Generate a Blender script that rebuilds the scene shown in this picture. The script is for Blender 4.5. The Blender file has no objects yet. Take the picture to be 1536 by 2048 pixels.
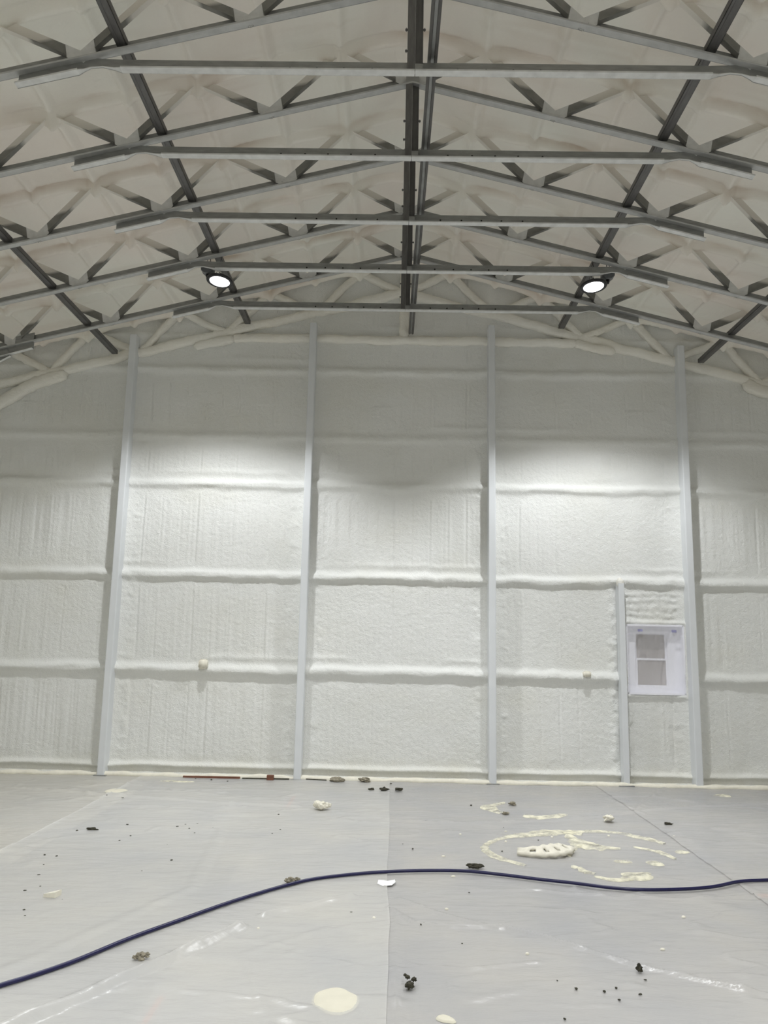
import bpy, math, random
import numpy as np
from mathutils import Vector, Matrix

C = bpy.context.scene.collection
R = math.radians

# ------------------------------------------------------------------ camera, world, lamps, exposure
cam_d = bpy.data.cameras.new('camera')
cam = bpy.data.objects.new('camera', cam_d); C.objects.link(cam)
bpy.context.scene.camera = cam
PITCH, YAW, ROLL, F = 9.39, -0.747, 1.146, 1580.0
def cam_matrix():
    p, y, r = R(PITCH), R(YAW), R(ROLL)
    w = Vector((math.sin(y)*math.cos(p), math.cos(y)*math.cos(p), math.sin(p)))
    a = Vector((math.cos(y), -math.sin(y), 0)); u = a.cross(w)
    a2 = a*math.cos(r)+u*math.sin(r); u2 = -a*math.sin(r)+u*math.cos(r)
    m = Matrix((a2, u2, -w)).transposed().to_4x4()
    m.translation = (0, 0, 1.65)
    return m
cam.matrix_world = cam_matrix()
cam_d.sensor_fit = 'VERTICAL'; cam_d.sensor_height = 36.0; cam_d.lens = 36.0*F/2048.0
cam_d.clip_start = 0.05; cam_d.clip_end = 100

wd = bpy.data.worlds.new('world'); bpy.context.scene.world = wd; wd.use_nodes = True
wd.node_tree.nodes['Background'].inputs[0].default_value = (0.55, 0.6, 0.7, 1)
wd.node_tree.nodes['Background'].inputs[1].default_value = 0.5

vs = bpy.context.scene.view_settings
vs.view_transform = 'Standard'; vs.look = 'None'; vs.gamma = 1.0; vs.use_curve_mapping = False
vs.exposure = -0.66
cy = bpy.context.scene.cycles                      # a white room: let light bounce on
cy.max_bounces = 14; cy.diffuse_bounces = 10
SPOT_POWER = 1050.0
SPOT_POWER_REAR = 820.0
LAMP_COL = (0.965, 0.985, 1.0)
XC = 0.09                                        # ridge line
TRUSS_Y = [4.98, 5.97, 6.98, 7.98, 8.98]
GABLE_Y = 9.98
WALL_Y = 10.06

# ------------------------------------------------------------------ helpers
def lin(c): return tuple(((v/255.0+0.055)/1.055)**2.4 if v/255.0 > 0.04045 else v/255.0/12.92 for v in c)+(1.0,)
def tag(o, label=None, cat=None, group=None, kind=None):
    if label: o['label'] = label
    if cat: o['category'] = cat
    if group: o['group'] = group
    if kind: o['kind'] = kind
    return o
def empty(name, loc, rz=0, label=None, cat=None, group=None):
    o = bpy.data.objects.new(name, None); C.objects.link(o)
    o.empty_display_size = 0.1
    o.location = loc; o.rotation_euler = (0, 0, rz)
    return tag(o, label, cat, group)
class MB:
    def __init__(s): s.v = []; s.f = []; s.m = []
    def add(s, vs_, fs, mi=0):
        n = len(s.v); s.v += [tuple(v) for v in vs_]
        s.f += [tuple(i+n for i in f) for f in fs]; s.m += [mi]*len(fs)
    def box(s, x0, x1, y0, y1, z0, z1, mi=0):
        v = [(x, y, z) for x in (x0, x1) for y in (y0, y1) for z in (z0, z1)]
        s.add(v, [(0,1,3,2),(4,6,7,5),(0,4,5,1),(2,3,7,6),(0,2,6,4),(1,5,7,3)], mi)
    def prism(s, poly, y0, y1, mi=0):            # poly of (x,z), extruded in y
        n = len(poly); v = [(x, y0, z) for x, z in poly]+[(x, y1, z) for x, z in poly]
        area = sum(poly[i][0]*poly[(i+1)%n][1]-poly[(i+1)%n][0]*poly[i][1] for i in range(n))
        fs = [tuple(range(n)), tuple(range(2*n-1, n-1, -1))]+[(i, i+n, (i+1)%n+n, (i+1)%n) for i in range(n)]
        if area < 0: fs = [f[::-1] for f in fs]
        s.add(v, fs, mi)
    def quad4(s, a, b, c, d, ext, mi=0):         # quad extruded by vector ext
        v = [Vector(p) for p in (a, b, c, d)]; e = Vector(ext)
        v += [p+e for p in v]
        s.add(v, [(0,3,2,1),(4,5,6,7),(0,1,5,4),(1,2,6,5),(2,3,7,6),(3,0,4,7)], mi)
    def tube(s, pts, r, n=10, mi=0, cap=True):
        pts = [Vector(p) for p in pts]; k = len(pts); rings = []
        up = Vector((0, 0, 1)); base = len(s.v); vv = []
        for i, p in enumerate(pts):
            t = (pts[min(i+1, k-1)]-pts[max(i-1, 0)]).normalized()
            a = t.cross(up)
            if a.length < 0.1: a = t.cross(Vector((1, 0, 0)))
            a.normalize(); b = a.cross(t).normalized()
            rr = r[i] if isinstance(r, (list, tuple)) else r
            for j in range(n):
                th = 2*math.pi*j/n
                vv.append(p+a*math.cos(th)*rr+b*math.sin(th)*rr)
        fs = [(i*n+j, i*n+(j+1)%n, (i+1)*n+(j+1)%n, (i+1)*n+j) for i in range(k-1) for j in range(n)]
        if cap: fs += [tuple(range(n-1, -1, -1)), tuple((k-1)*n+j for j in range(n))]
        s.add(vv, fs, mi)
    def lathe(s, prof, n=40, mi=0, c=(0, 0, 0)):  # prof of (r,z)
        vv = [(c[0]+r*math.cos(2*math.pi*j/n), c[1]+r*math.sin(2*math.pi*j/n), c[2]+z) for r, z in prof for j in range(n)]
        k = len(prof)
        fs = [(i*n+j, i*n+(j+1)%n, (i+1)*n+(j+1)%n, (i+1)*n+j) for i in range(k-1) for j in range(n)]
        fs += [tuple(range(n-1, -1, -1)), tuple((k-1)*n+j for j in range(n))]
        s.add(vv, fs, mi)
    def build(s, name, mats, parent=None, smooth=False, loc=None):
        me = bpy.data.meshes.new(name); me.from_pydata(s.v, [], s.f)
        if not isinstance(mats, (list, tuple)): mats = [mats]
        for m in mats: me.materials.append(m)
        me.polygons.foreach_set('material_index', s.m)
        if smooth: me.polygons.foreach_set('use_smooth', [True]*len(s.f))
        me.update()
        o = bpy.data.objects.new(name, me); C.objects.link(o)
        if parent: o.parent = parent
        if loc: o.location = loc
        return o
def grid_mesh(name, P, mat, mask=None, attr=None, parent=None, flip=False):
    """P: (n,m,3) array of points; mask (n-1,m-1) bool keeps faces"""
    n, m = P.shape[:2]
    idx = np.arange(n*m).reshape(n, m)
    q = np.stack([idx[:-1, :-1], idx[1:, :-1], idx[1:, 1:], idx[:-1, 1:]], -1)
    q = q[mask] if mask is not None else q.reshape(-1, 4)
    if flip: q = q[:, ::-1]
    used, inv = np.unique(q, return_inverse=True); q = inv.reshape(-1, 4)
    V = P.reshape(-1, 3)[used]
    me = bpy.data.meshes.new(name)
    me.vertices.add(len(V)); me.vertices.foreach_set('co', V.astype(np.float32).ravel())
    me.loops.add(q.size); me.loops.foreach_set('vertex_index', q.astype(np.int32).ravel())
    me.polygons.add(len(q)); me.polygons.foreach_set('loop_start', np.arange(0, q.size, 4, dtype=np.int32))
    me.polygons.foreach_set('loop_total', np.full(len(q), 4, dtype=np.int32))
    me.polygons.foreach_set('use_smooth', np.ones(len(q), dtype=bool))
    me.update(calc_edges=True)
    if attr is not None:
        a = me.attributes.new('stain', 'FLOAT', 'POINT'); a.data.foreach_set('value', attr.ravel()[used].astype(np.float32))
    me.materials.append(mat)
    o = bpy.data.objects.new(name, me); C.objects.link(o)
    if parent: o.parent = parent
    return o
def vnoise(x, y, seed=0):                        # smooth value noise, -1..1
    x = np.asarray(x, float); y = np.asarray(y, float)
    xi = np.floor(x).astype(np.int64); yi = np.floor(y).astype(np.int64)
    fx = x-xi; fy = y-yi; fx = fx*fx*(3-2*fx); fy = fy*fy*(3-2*fy)
    def h(a, b):
        n = (a*374761393+b*668265263+seed*1442695041) & 0xffffffff
        n = ((n ^ (n >> 13))*1274126177) & 0xffffffff
        n = (n ^ (n >> 16)) & 0xffff
        return n/32767.5-1
    return (h(xi, yi)*(1-fx)+h(xi+1, yi)*fx)*(1-fy)+(h(xi, yi+1)*(1-fx)+h(xi+1, yi+1)*fx)*fy
def fbm(x, y, seed=0, o=3):
    r = 0; a = 1; t = 0
    for i in range(o):
        r = r+a*vnoise(x*2**i, y*2**i, seed+i*17); t += a; a *= 0.5
    return r/t
def axis(segs):                                  # nonuniform coordinates [(a,b,step),...]
    out = [segs[0][0]]
    for a, b, s in segs:
        k = max(1, int(round((b-a)/s))); out += list(np.linspace(a, b, k+1)[1:])
    return np.array(out)
def sstep(a, b, x):
    t = np.clip((x-a)/(b-a), 0, 1); return t*t*(3-2*t)

# ------------------------------------------------------------------ materials
def nodemat(name):
    m = bpy.data.materials.new(name); m.use_nodes = True
    nt = m.node_tree; b = nt.nodes['Principled BSDF']
    return m, nt, b
def N(nt, t, **kw):
    n = nt.nodes.new(t)
    for k, v in kw.items(): setattr(n, k, v)
    return n
def noise(nt, scale, detail=3, vec=None, rough=0.5, stretch=None):
    tc = N(nt, 'ShaderNodeTexCoord'); src = tc.outputs['Object']
    if stretch:
        mp = N(nt, 'ShaderNodeMapping'); mp.inputs['Scale'].default_value = stretch
        nt.links.new(src, mp.inputs[0]); src = mp.outputs[0]
    n = N(nt, 'ShaderNodeTexNoise'); n.inputs['Scale'].default_value = scale
    n.inputs['Detail'].default_value = detail; n.inputs['Roughness'].default_value = rough
    nt.links.new(src, n.inputs['Vector'])
    return n.outputs['Fac']
def ramp(nt, fac, stops):
    r = N(nt, 'ShaderNodeValToRGB'); cr = r.color_ramp
    cr.elements[0].position, cr.elements[0].color = stops[0]
    cr.elements[1].position, cr.elements[1].color = stops[-1]
    for p, c in stops[1:-1]:
        e = cr.elements.new(p); e.color = c
    nt.links.new(fac, r.inputs[0]); return r.outputs[0]
def mixc(nt, fac, a, b):
    m = N(nt, 'ShaderNodeMix', data_type='RGBA')
    if isinstance(fac, float): m.inputs[0].default_value = fac
    else: nt.links.new(fac, m.inputs[0])
    for i, c in ((6, a), (7, b)):
        if isinstance(c, tuple): m.inputs[i].default_value = c
        else: nt.links.new(c, m.inputs[i])
    return m.outputs[2]
def bump(nt, b, h, strength, dist):
    bp = N(nt, 'ShaderNodeBump'); bp.inputs['Strength'].default_value = strength
    bp.inputs['Distance'].default_value = dist
    nt.links.new(h, bp.inputs['Height']); nt.links.new(bp.outputs[0], b.inputs['Normal'])
def simple(name, col, rough=0.5, metal=0.0, var=0.12, nscale=12, bmp=0.0, stretch=None):
    m, nt, b = nodemat(name)
    f = noise(nt, nscale, 4, stretch=stretch)
    d = tuple(c*(1-var) for c in col[:3])+(1,); l = tuple(min(1, c*(1+var)) for c in col[:3])+(1,)
    nt.links.new(ramp(nt, f, [(0.3, d), (0.7, l)]), b.inputs['Base Color'])
    b.inputs['Roughness'].default_value = rough; b.inputs['Metallic'].default_value = metal
    if bmp: bump(nt, b, f, bmp, 0.005)
    return m
def foam_mat(name, c0, c1, stain, bscale=55, bstr=0.5, stretch=(1, 1, 1.6)):
    m, nt, b = nodemat(name)
    f = noise(nt, 0.9, 3)
    base = ramp(nt, f, [(0.35, c0), (0.65, c1)])
    at = N(nt, 'ShaderNodeAttribute', attribute_name='stain')
    f2 = noise(nt, 4.0, 4)
    mu = N(nt, 'ShaderNodeMath', operation='MULTIPLY'); nt.links.new(at.outputs['Fac'], mu.inputs[0]); nt.links.new(f2, mu.inputs[1])
    nt.links.new(mixc(nt, mu.outputs[0], base, stain), b.inputs['Base Color'])
    b.inputs['Roughness'].default_value = 0.75
    b.inputs['Specular IOR Level'].default_value = 0.25
    bump(nt, b, noise(nt, bscale, 4, stretch=stretch, rough=0.6), bstr, 0.012)
    return m
M = {}
M['foam_wall'] = foam_mat('foam_wall', lin((228, 229, 226)), lin((233, 234, 232)), lin((210, 205, 182)), 70, 0.85)
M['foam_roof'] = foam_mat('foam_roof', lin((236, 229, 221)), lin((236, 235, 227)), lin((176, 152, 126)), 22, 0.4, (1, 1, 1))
M['foam_bar'] = foam_mat('foam_bar', lin((230, 227, 218)), lin((233, 232, 226)), lin((200, 180, 150)), 30, 0.8)
M['foam_plain'] = simple('foam_plain', lin((236, 236, 231)), 0.8, 0, 0.04, 2)
M['paint'] = simple('painted_steel', lin((213, 216, 219)), 0.42, 0, 0.03, 3)
M['steel'] = simple('galvanised_steel', lin((146, 147, 145)), 0.48, 0.45, 0.14, 9, stretch=(1, 1, 4))
M['steel_foot_lit_flange'] = simple('pale_foot_lit_flange_steel', lin((206, 207, 206)), 0.5, 0.1, 0.10, 14)  # web feet; on flanges, floor bounce on the undersides is put into the colour
M['steel_lit_chord'] = simple('lit_chord_flange_steel', lin((178, 179, 178)), 0.5, 0.2, 0.10, 14)  # paler than the chord leg: bounce light from below put into the colour
M['steel_dark'] = simple('dark_galvanised_steel', lin((104, 103, 102)), 0.5, 0.4, 0.15, 9, stretch=(4, 1, 1))
M['hole'] = simple('bolt_hole', (0.02, 0.02, 0.02, 1), 0.8, 0)
M['black'] = simple('black_housing', (0.018, 0.018, 0.02, 1), 0.45, 0.2, 0.2)
M['grey_box'] = simple('grey_enclosure', lin((120, 122, 124)), 0.5, 0.2, 0.08)
M['hose'] = simple('navy_hose', lin((15, 14, 66)), 0.35, 0, 0.15, 30)
M['wood'] = simple('rusty_wood', lin((112, 72, 54)), 0.7, 0, 0.25, 20, stretch=(1, 6, 6))
M['rock'] = simple('dried_mud', lin((140, 134, 118)), 0.9, 0, 0.35, 40, 0.5)
M['rock_dark'] = simple('dark_clod', lin((58, 56, 44)), 0.9, 0, 0.4, 40, 0.5)
M['foam_chip'] = simple('foam_chip', lin((226, 222, 208)), 0.8, 0, 0.06, 20, 0.5)
M['cream'] = simple('cream_overspray', lin((214, 210, 193)), 0.7, 0, 0.04, 12)
def cream_mat():
    m, nt, b = nodemat('thin_cream_overspray')
    b.inputs['Base Color'].default_value = lin((234, 230, 207)); b.inputs['Roughness'].default_value = 0.7
    mr = N(nt, 'ShaderNodeMapRange'); nt.links.new(noise(nt, 9, 5, rough=0.65), mr.inputs['Value'])
    mr.inputs['From Min'].default_value = 0.36; mr.inputs['From Max'].default_value = 0.62
    mr.inputs['To Min'].default_value = 0.15; mr.inputs['To Max'].default_value = 0.85
    nt.links.new(mr.outputs[0], b.inputs['Alpha'])
    return m
M['cream_thin'] = cream_mat()
M['paper'] = simple('white_tape', lin((240, 240, 242)), 0.5, 0, 0.02)
M['vinyl'] = simple('white_vinyl', lin((238, 238, 244)), 0.35, 0, 0.02)
# web members: bare steel low down, pale foam overspray above a line parallel to the roof
def web_mat():
    m, nt, b = nodemat('oversprayed_steel')
    tc = N(nt, 'ShaderNodeTexCoord'); sp = N(nt, 'ShaderNodeSeparateXYZ'); nt.links.new(tc.outputs['Object'], sp.inputs[0])
    ab = N(nt, 'ShaderNodeMath', operation='ABSOLUTE'); nt.links.new(sp.outputs['X'], ab.inputs[0])
    ma = N(nt, 'ShaderNodeMath', operation='MULTIPLY_ADD'); nt.links.new(ab.outputs[0], ma.inputs[0]); ma.inputs[1].default_value = 0.257
    nt.links.new(sp.outputs['Z'], ma.inputs[2])
    nz = noise(nt, 6, 3)
    ma2 = N(nt, 'ShaderNodeMath', operation='MULTIPLY_ADD'); nt.links.new(nz, ma2.inputs[0]); ma2.inputs[1].default_value = 0.02
    nt.links.new(ma.outputs[0], ma2.inputs[2])
    mr = N(nt, 'ShaderNodeMapRange'); mr.inputs['From Min'].default_value = 6.50-5.60; mr.inputs['From Max'].default_value = 6.535-5.60
    nt.links.new(ma2.outputs[0], mr.inputs['Value'])
    mr2 = N(nt, 'ShaderNodeMapRange'); mr2.inputs['From Min'].default_value = 6.50-5.60; mr2.inputs['From Max'].default_value = 6.80-5.60
    nt.links.new(ma2.outputs[0], mr2.inputs['Value'])
    steel = ramp(nt, noise(nt, 9, 4), [(0.3, lin((116, 116, 112))), (0.7, lin((136, 135, 130)))])
    over = mixc(nt, mr2.outputs[0], lin((212, 209, 202)), lin((236, 231, 223)))
    nt.links.new(mixc(nt, mr.outputs[0], steel, over), b.inputs['Base Color'])
    b.inputs['Roughness'].default_value = 0.6; b.inputs['Metallic'].default_value = 0.1
    return m
M['web'] = web_mat()
def emit(name, col, s):
    m, nt, b = nodemat(name)
    b.inputs['Base Color'].default_value = (1, 1, 1, 1)
    b.inputs['Emission Color'].default_value = col+(1,); b.inputs['Emission Strength'].default_value = s
    return m
M['lens'] = emit('lamp_lens', (1.0, 0.99, 0.98), 14)
def sheet_mat(name, c0, c1, alpha):
    m, nt, b = nodemat(name)
    f = noise(nt, 1.3, 4)
    nt.links.new(ramp(nt, f, [(0.3, lin(c0)), (0.7, lin(c1))]), b.inputs['Base Color'])
    b.inputs['Roughness'].default_value = 0.27
    b.inputs['Specular IOR Level'].default_value = 0.4
    b.inputs['Alpha'].default_value = alpha
    bump(nt, b, noise(nt, 7, 4, stretch=(0.8, 2.2, 1), rough=0.6), 0.3, 0.02)
    return m
M['sheet'] = sheet_mat('milky_plastic_sheet', (214, 214, 213), (226, 224, 218), 0.55)
M['sheet_grey'] = sheet_mat('greyish_plastic_sheet', (198, 198, 200), (214, 211, 206), 0.55)
M['sheet_beige'] = sheet_mat('beige_plastic_sheet', (216, 214, 208), (226, 222, 212), 0.58)
def film_mat():
    m, nt, b = nodemat('clear_film')
    b.inputs['Base Color'].default_value = (0.95, 0.95, 1.0, 1); b.inputs['Roughness'].default_value = 0.10
    b.inputs['Alpha'].default_value = 0.30
    bump(nt, b, noise(nt, 5, 3, stretch=(3, 1, 1)), 0.5, 0.02)
    return m
M['film'] = film_mat()
def concrete_mat():
    m, nt, b = nodemat('concrete')
    f = noise(nt, 1.2, 6, rough=0.6)
    c = ramp(nt, f, [(0.3, lin((138, 139, 142))), (0.55, lin((164, 163, 160))), (0.75, lin((182, 176, 165)))])
    # orange marking-paint strokes sprayed on the slab
    tc = N(nt, 'ShaderNodeTexCoord'); sp = N(nt, 'ShaderNodeSeparateXYZ'); nt.links.new(tc.outputs['Object'], sp.inputs[0])
    cur = c
    for (x, y, wx, wy) in ((-1.045, 3.86, 0.018, 0.16), (2.57, 5.76, 0.05, 0.05), (-1.02, 8.6, 0.02, 0.35)):
        sx = N(nt, 'ShaderNodeMath', operation='SUBTRACT'); nt.links.new(sp.outputs['X'], sx.inputs[0]); sx.inputs[1].default_value = x
        ax = N(nt, 'ShaderNodeMath', operation='ABSOLUTE'); nt.links.new(sx.outputs[0], ax.inputs[0])
        lx = N(nt, 'ShaderNodeMapRange'); nt.links.new(ax.outputs[0], lx.inputs['Value']); lx.inputs['From Min'].default_value = wx*0.6; lx.inputs['From Max'].default_value = wx; lx.inputs['To Min'].default_value = 1; lx.inputs['To Max'].default_value = 0
        sy = N(nt, 'ShaderNodeMath', operation='SUBTRACT'); nt.links.new(sp.outputs['Y'], sy.inputs[0]); sy.inputs[1].default_value = y
        ay = N(nt, 'ShaderNodeMath', operation='ABSOLUTE'); nt.links.new(sy.outputs[0], ay.inputs[0])
        ly = N(nt, 'ShaderNodeMapRange'); nt.links.new(ay.outputs[0], ly.inputs['Value']); ly.inputs['From Min'].default_value = wy*0.7; ly.inputs['From Max'].default_value = wy; ly.inputs['To Min'].default_value = 1; ly.inputs['To Max'].default_value = 0
        mm = N(nt, 'ShaderNodeMath', operation='MULTIPLY'); nt.links.new(lx.outputs[0], mm.inputs[0]); nt.links.new(ly.outputs[0], mm.inputs[1])
        cur = mixc(nt, mm.outputs[0], cur, lin((235, 120, 60)))
    nt.links.new(cur, b.inputs['Base Color']); b.inputs['Roughness'].default_value = 0.7
    return m
M['concrete'] = concrete_mat()

# ------------------------------------------------------------------ roof and truss lines
SL = 0.257
def roof_z(dx): return 6.76-0.253*dx
def zb(dx): return 6.262-SL*dx                   # bottom edge of the sloping chord
def zt(dx): return zb(dx)+0.095
BN = [0.0, 1.19, 2.37, 3.54, 4.70]               # nodes on the chord
TN = [0.59, 1.81, 3.01, 4.20, 5.3]               # nodes under the roof
def apex_z(dx): return 6.685-0.25*dx

# ------------------------------------------------------------------ floor
mb = MB(); mb.box(-6.3, 6.5, -6.2, 10.4, -0.15, 0)
tag(mb.build('floor', M['concrete']), kind='structure')

# ------------------------------------------------------------------ far wall, sprayed with foam between the girts
COLX = [-3.485, -1.11, 1.24, 3.71]
POSTX = 2.85
WIN = (2.93, 3.64, 1.09, 1.93)
xs = axis([(-6.2, -5.2, 0.1), (-5.2, 5.3, 0.0105), (5.3, 6.4, 0.1)])
zs = axis([(0.0, 6.0, 0.0145), (6.0, 6.9, 0.05)])
X, Z = np.meshgrid(xs, zs, indexing='ij')
def bay(x):
    return np.searchsorted(np.array(COLX), x)
B = bay(X)
GIRTS = [(1.275, .060, .058), (2.455, .058, .052), (3.64, .055, .040), (4.28, .055, .020), (5.20, .05, .032), (5.66, .045, .03)]
H = np.zeros_like(X)
edge = np.full_like(X, 9.0)                       # distance to the nearest girt
for i, (g, hh, p) in enumerate(GIRTS):
    wob = 0.014*fbm(X*1.3+B*7.1, X*0+i, 31+i)+0.008*vnoise(X*6+B*3.3, X*0+i*3, 5+i)
    d = Z-(g+wob)
    low = hh*(1.0+0.25*vnoise(X*5+B*5, X*0+i*9, 77+i))
    w = np.where(d > 0, hh, low)
    prof = np.exp(-np.abs(d/w)**2.6)
    ridge = 1+0.12*vnoise(X*3+B, Z*30, 14+i)
    H = np.maximum(H, p*prof*ridge)
    edge = np.minimum(edge, np.abs(Z-g))
    # the small hollow and second bead just above each girt
    H += 0.012*np.exp(-((d-0.16)/0.035)**2)*sstep(-0.1, 0.5, vnoise(X*1.1+B*4, X*0+i, 99+i))
# foam run up against the columns and the short post
dcol = np.min(np.abs(X[..., None]-np.array(COLX)), -1)
H += 0.045*np.exp(-(dcol/0.11)**2)
lump = 0.6+0.8*fbm(X*9, Z*13, 51)
dp = np.abs(X-POSTX); mp = (Z < 2.5)
H += mp*0.03*np.exp(-((dp-0.09)/0.05)**2)*lump
H += 0.016*np.exp(-((dcol-0.17)/0.06)**2)*np.clip(fbm(X*10, Z*14, 52)+0.1, 0, 1)
# base bead at the floor
H += 0.045*np.exp(-((Z-0.115-0.01*vnoise(X*2, X*0, 3))/0.03)**2)+0.055*sstep(0.05, 0.0, Z)
# vertical panel ribs showing through, and spray strokes
mid = sstep(0.09, 0.24, edge)*sstep(0.12, 0.25, dcol)*sstep(0.15, 0.3, Z)
pan = vnoise(np.floor(Z/1.18)*3.3+B*1.7, np.floor(Z/1.18)+B*5.1+X*0, 8)*0.5+0.5
ph = (X+0.02*vnoise(X*0+B, Z*0.7, 4))/0.232
ds = (ph-np.round(ph))*0.232
amp = np.clip(0.35+0.65*vnoise(np.round(ph)*1.7, Z*0.35+B*3, 12), 0.05, 1)
H -= mid*0.013*amp*np.exp(-(ds/0.011)**2)
H += mid*0.006*amp*np.exp(-((ds-0.026)/0.013)**2)
smask = np.clip(0.5+1.4*fbm(X*0.55+B*3, Z*0.4, 23), 0.08, 1)
outer = np.where((B == 0) | (B == 4), 1.5, 0.75)
H += mid*outer*smask*(0.0065*vnoise(X*17, Z*0.7+B*9, 61)+0.005*vnoise(X*36, Z*1.3, 62))
H += mid*outer*0.008*vnoise(X*4.5+B*2, Z*0.3+np.floor(Z/1.18)*5, 64)
# stipple of the cured foam, flattened sideways
H += 0.0022*fbm(X*17, Z*32, 71, 3)+0.0032*vnoise(X*46, Z*62, 72)
H += 0.008*fbm(X*1.6, Z*1.9, 81)
# rough horizontal passes above the window
wa = sstep(2.9, 2.95, X)*sstep(3.62, 3.55, X)*sstep(1.95, 2.0, Z)*sstep(2.38, 2.3, Z)
H += wa*(0.004*np.sin((Z+0.022*vnoise(X*6, Z*4, 2))*2*np.pi/0.085)+0.012*fbm(X*18, Z*26, 91))
# window surround bead
dxw = np.maximum(np.maximum(WIN[0]-X, X-WIN[1]), 0); dzw = np.maximum(np.maximum(WIN[2]-Z, Z-WIN[3]), 0)
dw = np.hypot(dxw, dzw)
H = np.where(dw < 0.3, H*(1-0.0*dw)+0.03*np.exp(-((dw-0.03)/0.025)**2), H)
kill = (X > WIN[0]-0.02) & (X < WIN[1]+0.03) & (Z > 1.0) & (Z < WIN[3])
H = np.where(kill & (dw > 0), np.minimum(H, 0.05), H)
Y = WALL_Y-H
P = np.stack([X, Y, Z], -1)
xm = 0.5*(X[:-1, :-1]+X[1:, 1:]); zm = 0.5*(Z[:-1, :-1]+Z[1:, 1:])
keep = ~((xm > WIN[0]) & (xm < WIN[1]) & (zm > WIN[2]) & (zm < WIN[3]))
keep &= zm < roof_z(np.abs(xm-XC))+0.02
st = 0.5*sstep(0.3, 0.0, Z)+0.35*np.clip(fbm(X*1.2, Z*2, 44), 0, 1)
tag(grid_mesh('wall_back', P, M['foam_wall'], keep, st, flip=True), kind='structure')
mb = MB()                                         # steel skin behind the foam
mb.box(-6.2, WIN[0], 10.2, 10.26, 0, 5.3); mb.box(WIN[1], 6.4, 10.2, 10.26, 0, 5.3)
mb.box(WIN[0], WIN[1], 10.2, 10.26, 0, WIN[2]); mb.box(WIN[0], WIN[1], 10.2, 10.26, WIN[3], 5.3)
mb.prism([(-6.2, 5.3), (6.4, 5.3), (XC, 6.9)], 10.2, 10.26)
tag(mb.build('wall_back_cladding', M['foam_plain']), kind='structure')
# other walls of the hall, outside the view, closing the room
mb = MB(); mb.box(-6.3, -6.15, -6.2, 10.26, 0, 5.35); tag(mb.build('wall_left', M['foam_plain']), kind='structure')
mb = MB(); mb.box(6.35, 6.5, -6.2, 10.26, 0, 5.35); tag(mb.build('wall_right', M['foam_plain']), kind='structure')
mb = MB(); mb.prism([(-6.3, 0), (6.5, 0), (6.5, 5.3), (XC, 6.85), (-6.3, 5.3)], -6.2, -6.05); tag(mb.build('wall_front', M['foam_plain']), kind='structure')

# ------------------------------------------------------------------ roof underside, foam over purlins and top chords
dxs = axis([(0, 5.4, 0.022), (5.4, 6.35, 0.12)])
ys = axis([(-6.1, 3.9, 0.4), (3.9, 10.12, 0.012)])
sx = np.concatenate([-dxs[::-1], dxs[1:]])
SX, YY = np.meshgrid(sx, ys, indexing='ij'); DX = np.abs(SX)
D = np.zeros_like(SX); ST = np.zeros_like(SX)
ally = [TRUSS_Y[0]-1.0*k for k in range(10, 0, -1)]+TRUSS_Y+[GABLE_Y]
for i, ty in enumerate(ally):
    d = YY-ty-0.012*fbm(SX*1.5, SX*0+i, 21)
    D += 0.055*np.exp(-np.abs(d/0.05)**3)-0.03*np.exp(-((d+0.078)/0.013)**2)*np.clip(fbm(SX*2.2, SX*0+i*3, 43)+0.25, 0, 1)
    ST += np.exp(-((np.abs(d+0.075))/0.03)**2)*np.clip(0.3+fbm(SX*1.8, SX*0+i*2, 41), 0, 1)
    for j, t in enumerate(TN):
        r = np.abs(DX-t)
        dn = np.hypot(r, d*1.3)
        D += 0.085*np.exp(-(dn/0.12)**1.5)
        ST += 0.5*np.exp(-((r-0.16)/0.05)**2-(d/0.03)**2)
for k in range(1, 9):                             # purlins
    d = DX-0.6*k-0.012*vnoise(YY*1.2, YY*0+k, 13)
    D += 0.042*np.exp(-np.abs(d/0.036)**3)+0.012*np.exp(-((d-0.085)/0.02)**2)*np.clip(vnoise(YY*1.4, YY*0+k, 15), 0, 1)
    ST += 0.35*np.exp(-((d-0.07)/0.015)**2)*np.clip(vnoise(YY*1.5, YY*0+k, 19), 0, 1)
D += 0.05*np.exp(-(DX/0.09)**2)
D += 0.018*fbm(SX*1.1, YY*1.6, 7)+0.005*fbm(SX*6, YY*7, 9)+0.004*vnoise(SX*30, YY*6, 6)
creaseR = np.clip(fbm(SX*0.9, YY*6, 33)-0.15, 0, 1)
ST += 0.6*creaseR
Pz = roof_z(DX)-D
tag(grid_mesh('ceiling', np.stack([SX+XC, YY, Pz], -1), M['foam_roof'], None, np.clip(ST, 0, 1.6), flip=True), kind='structure')
mb = MB()
for s in (-1, 1):
    p = [(XC, 6.84), (XC+s*6.4, 6.84-0.253*6.4), (XC+s*6.4, 6.90-0.253*6.4), (XC, 6.90)]
    mb.prism(p, -6.2, 10.26)
tag(mb.build('roof_cladding', M['foam_plain']), kind='structure')

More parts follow.
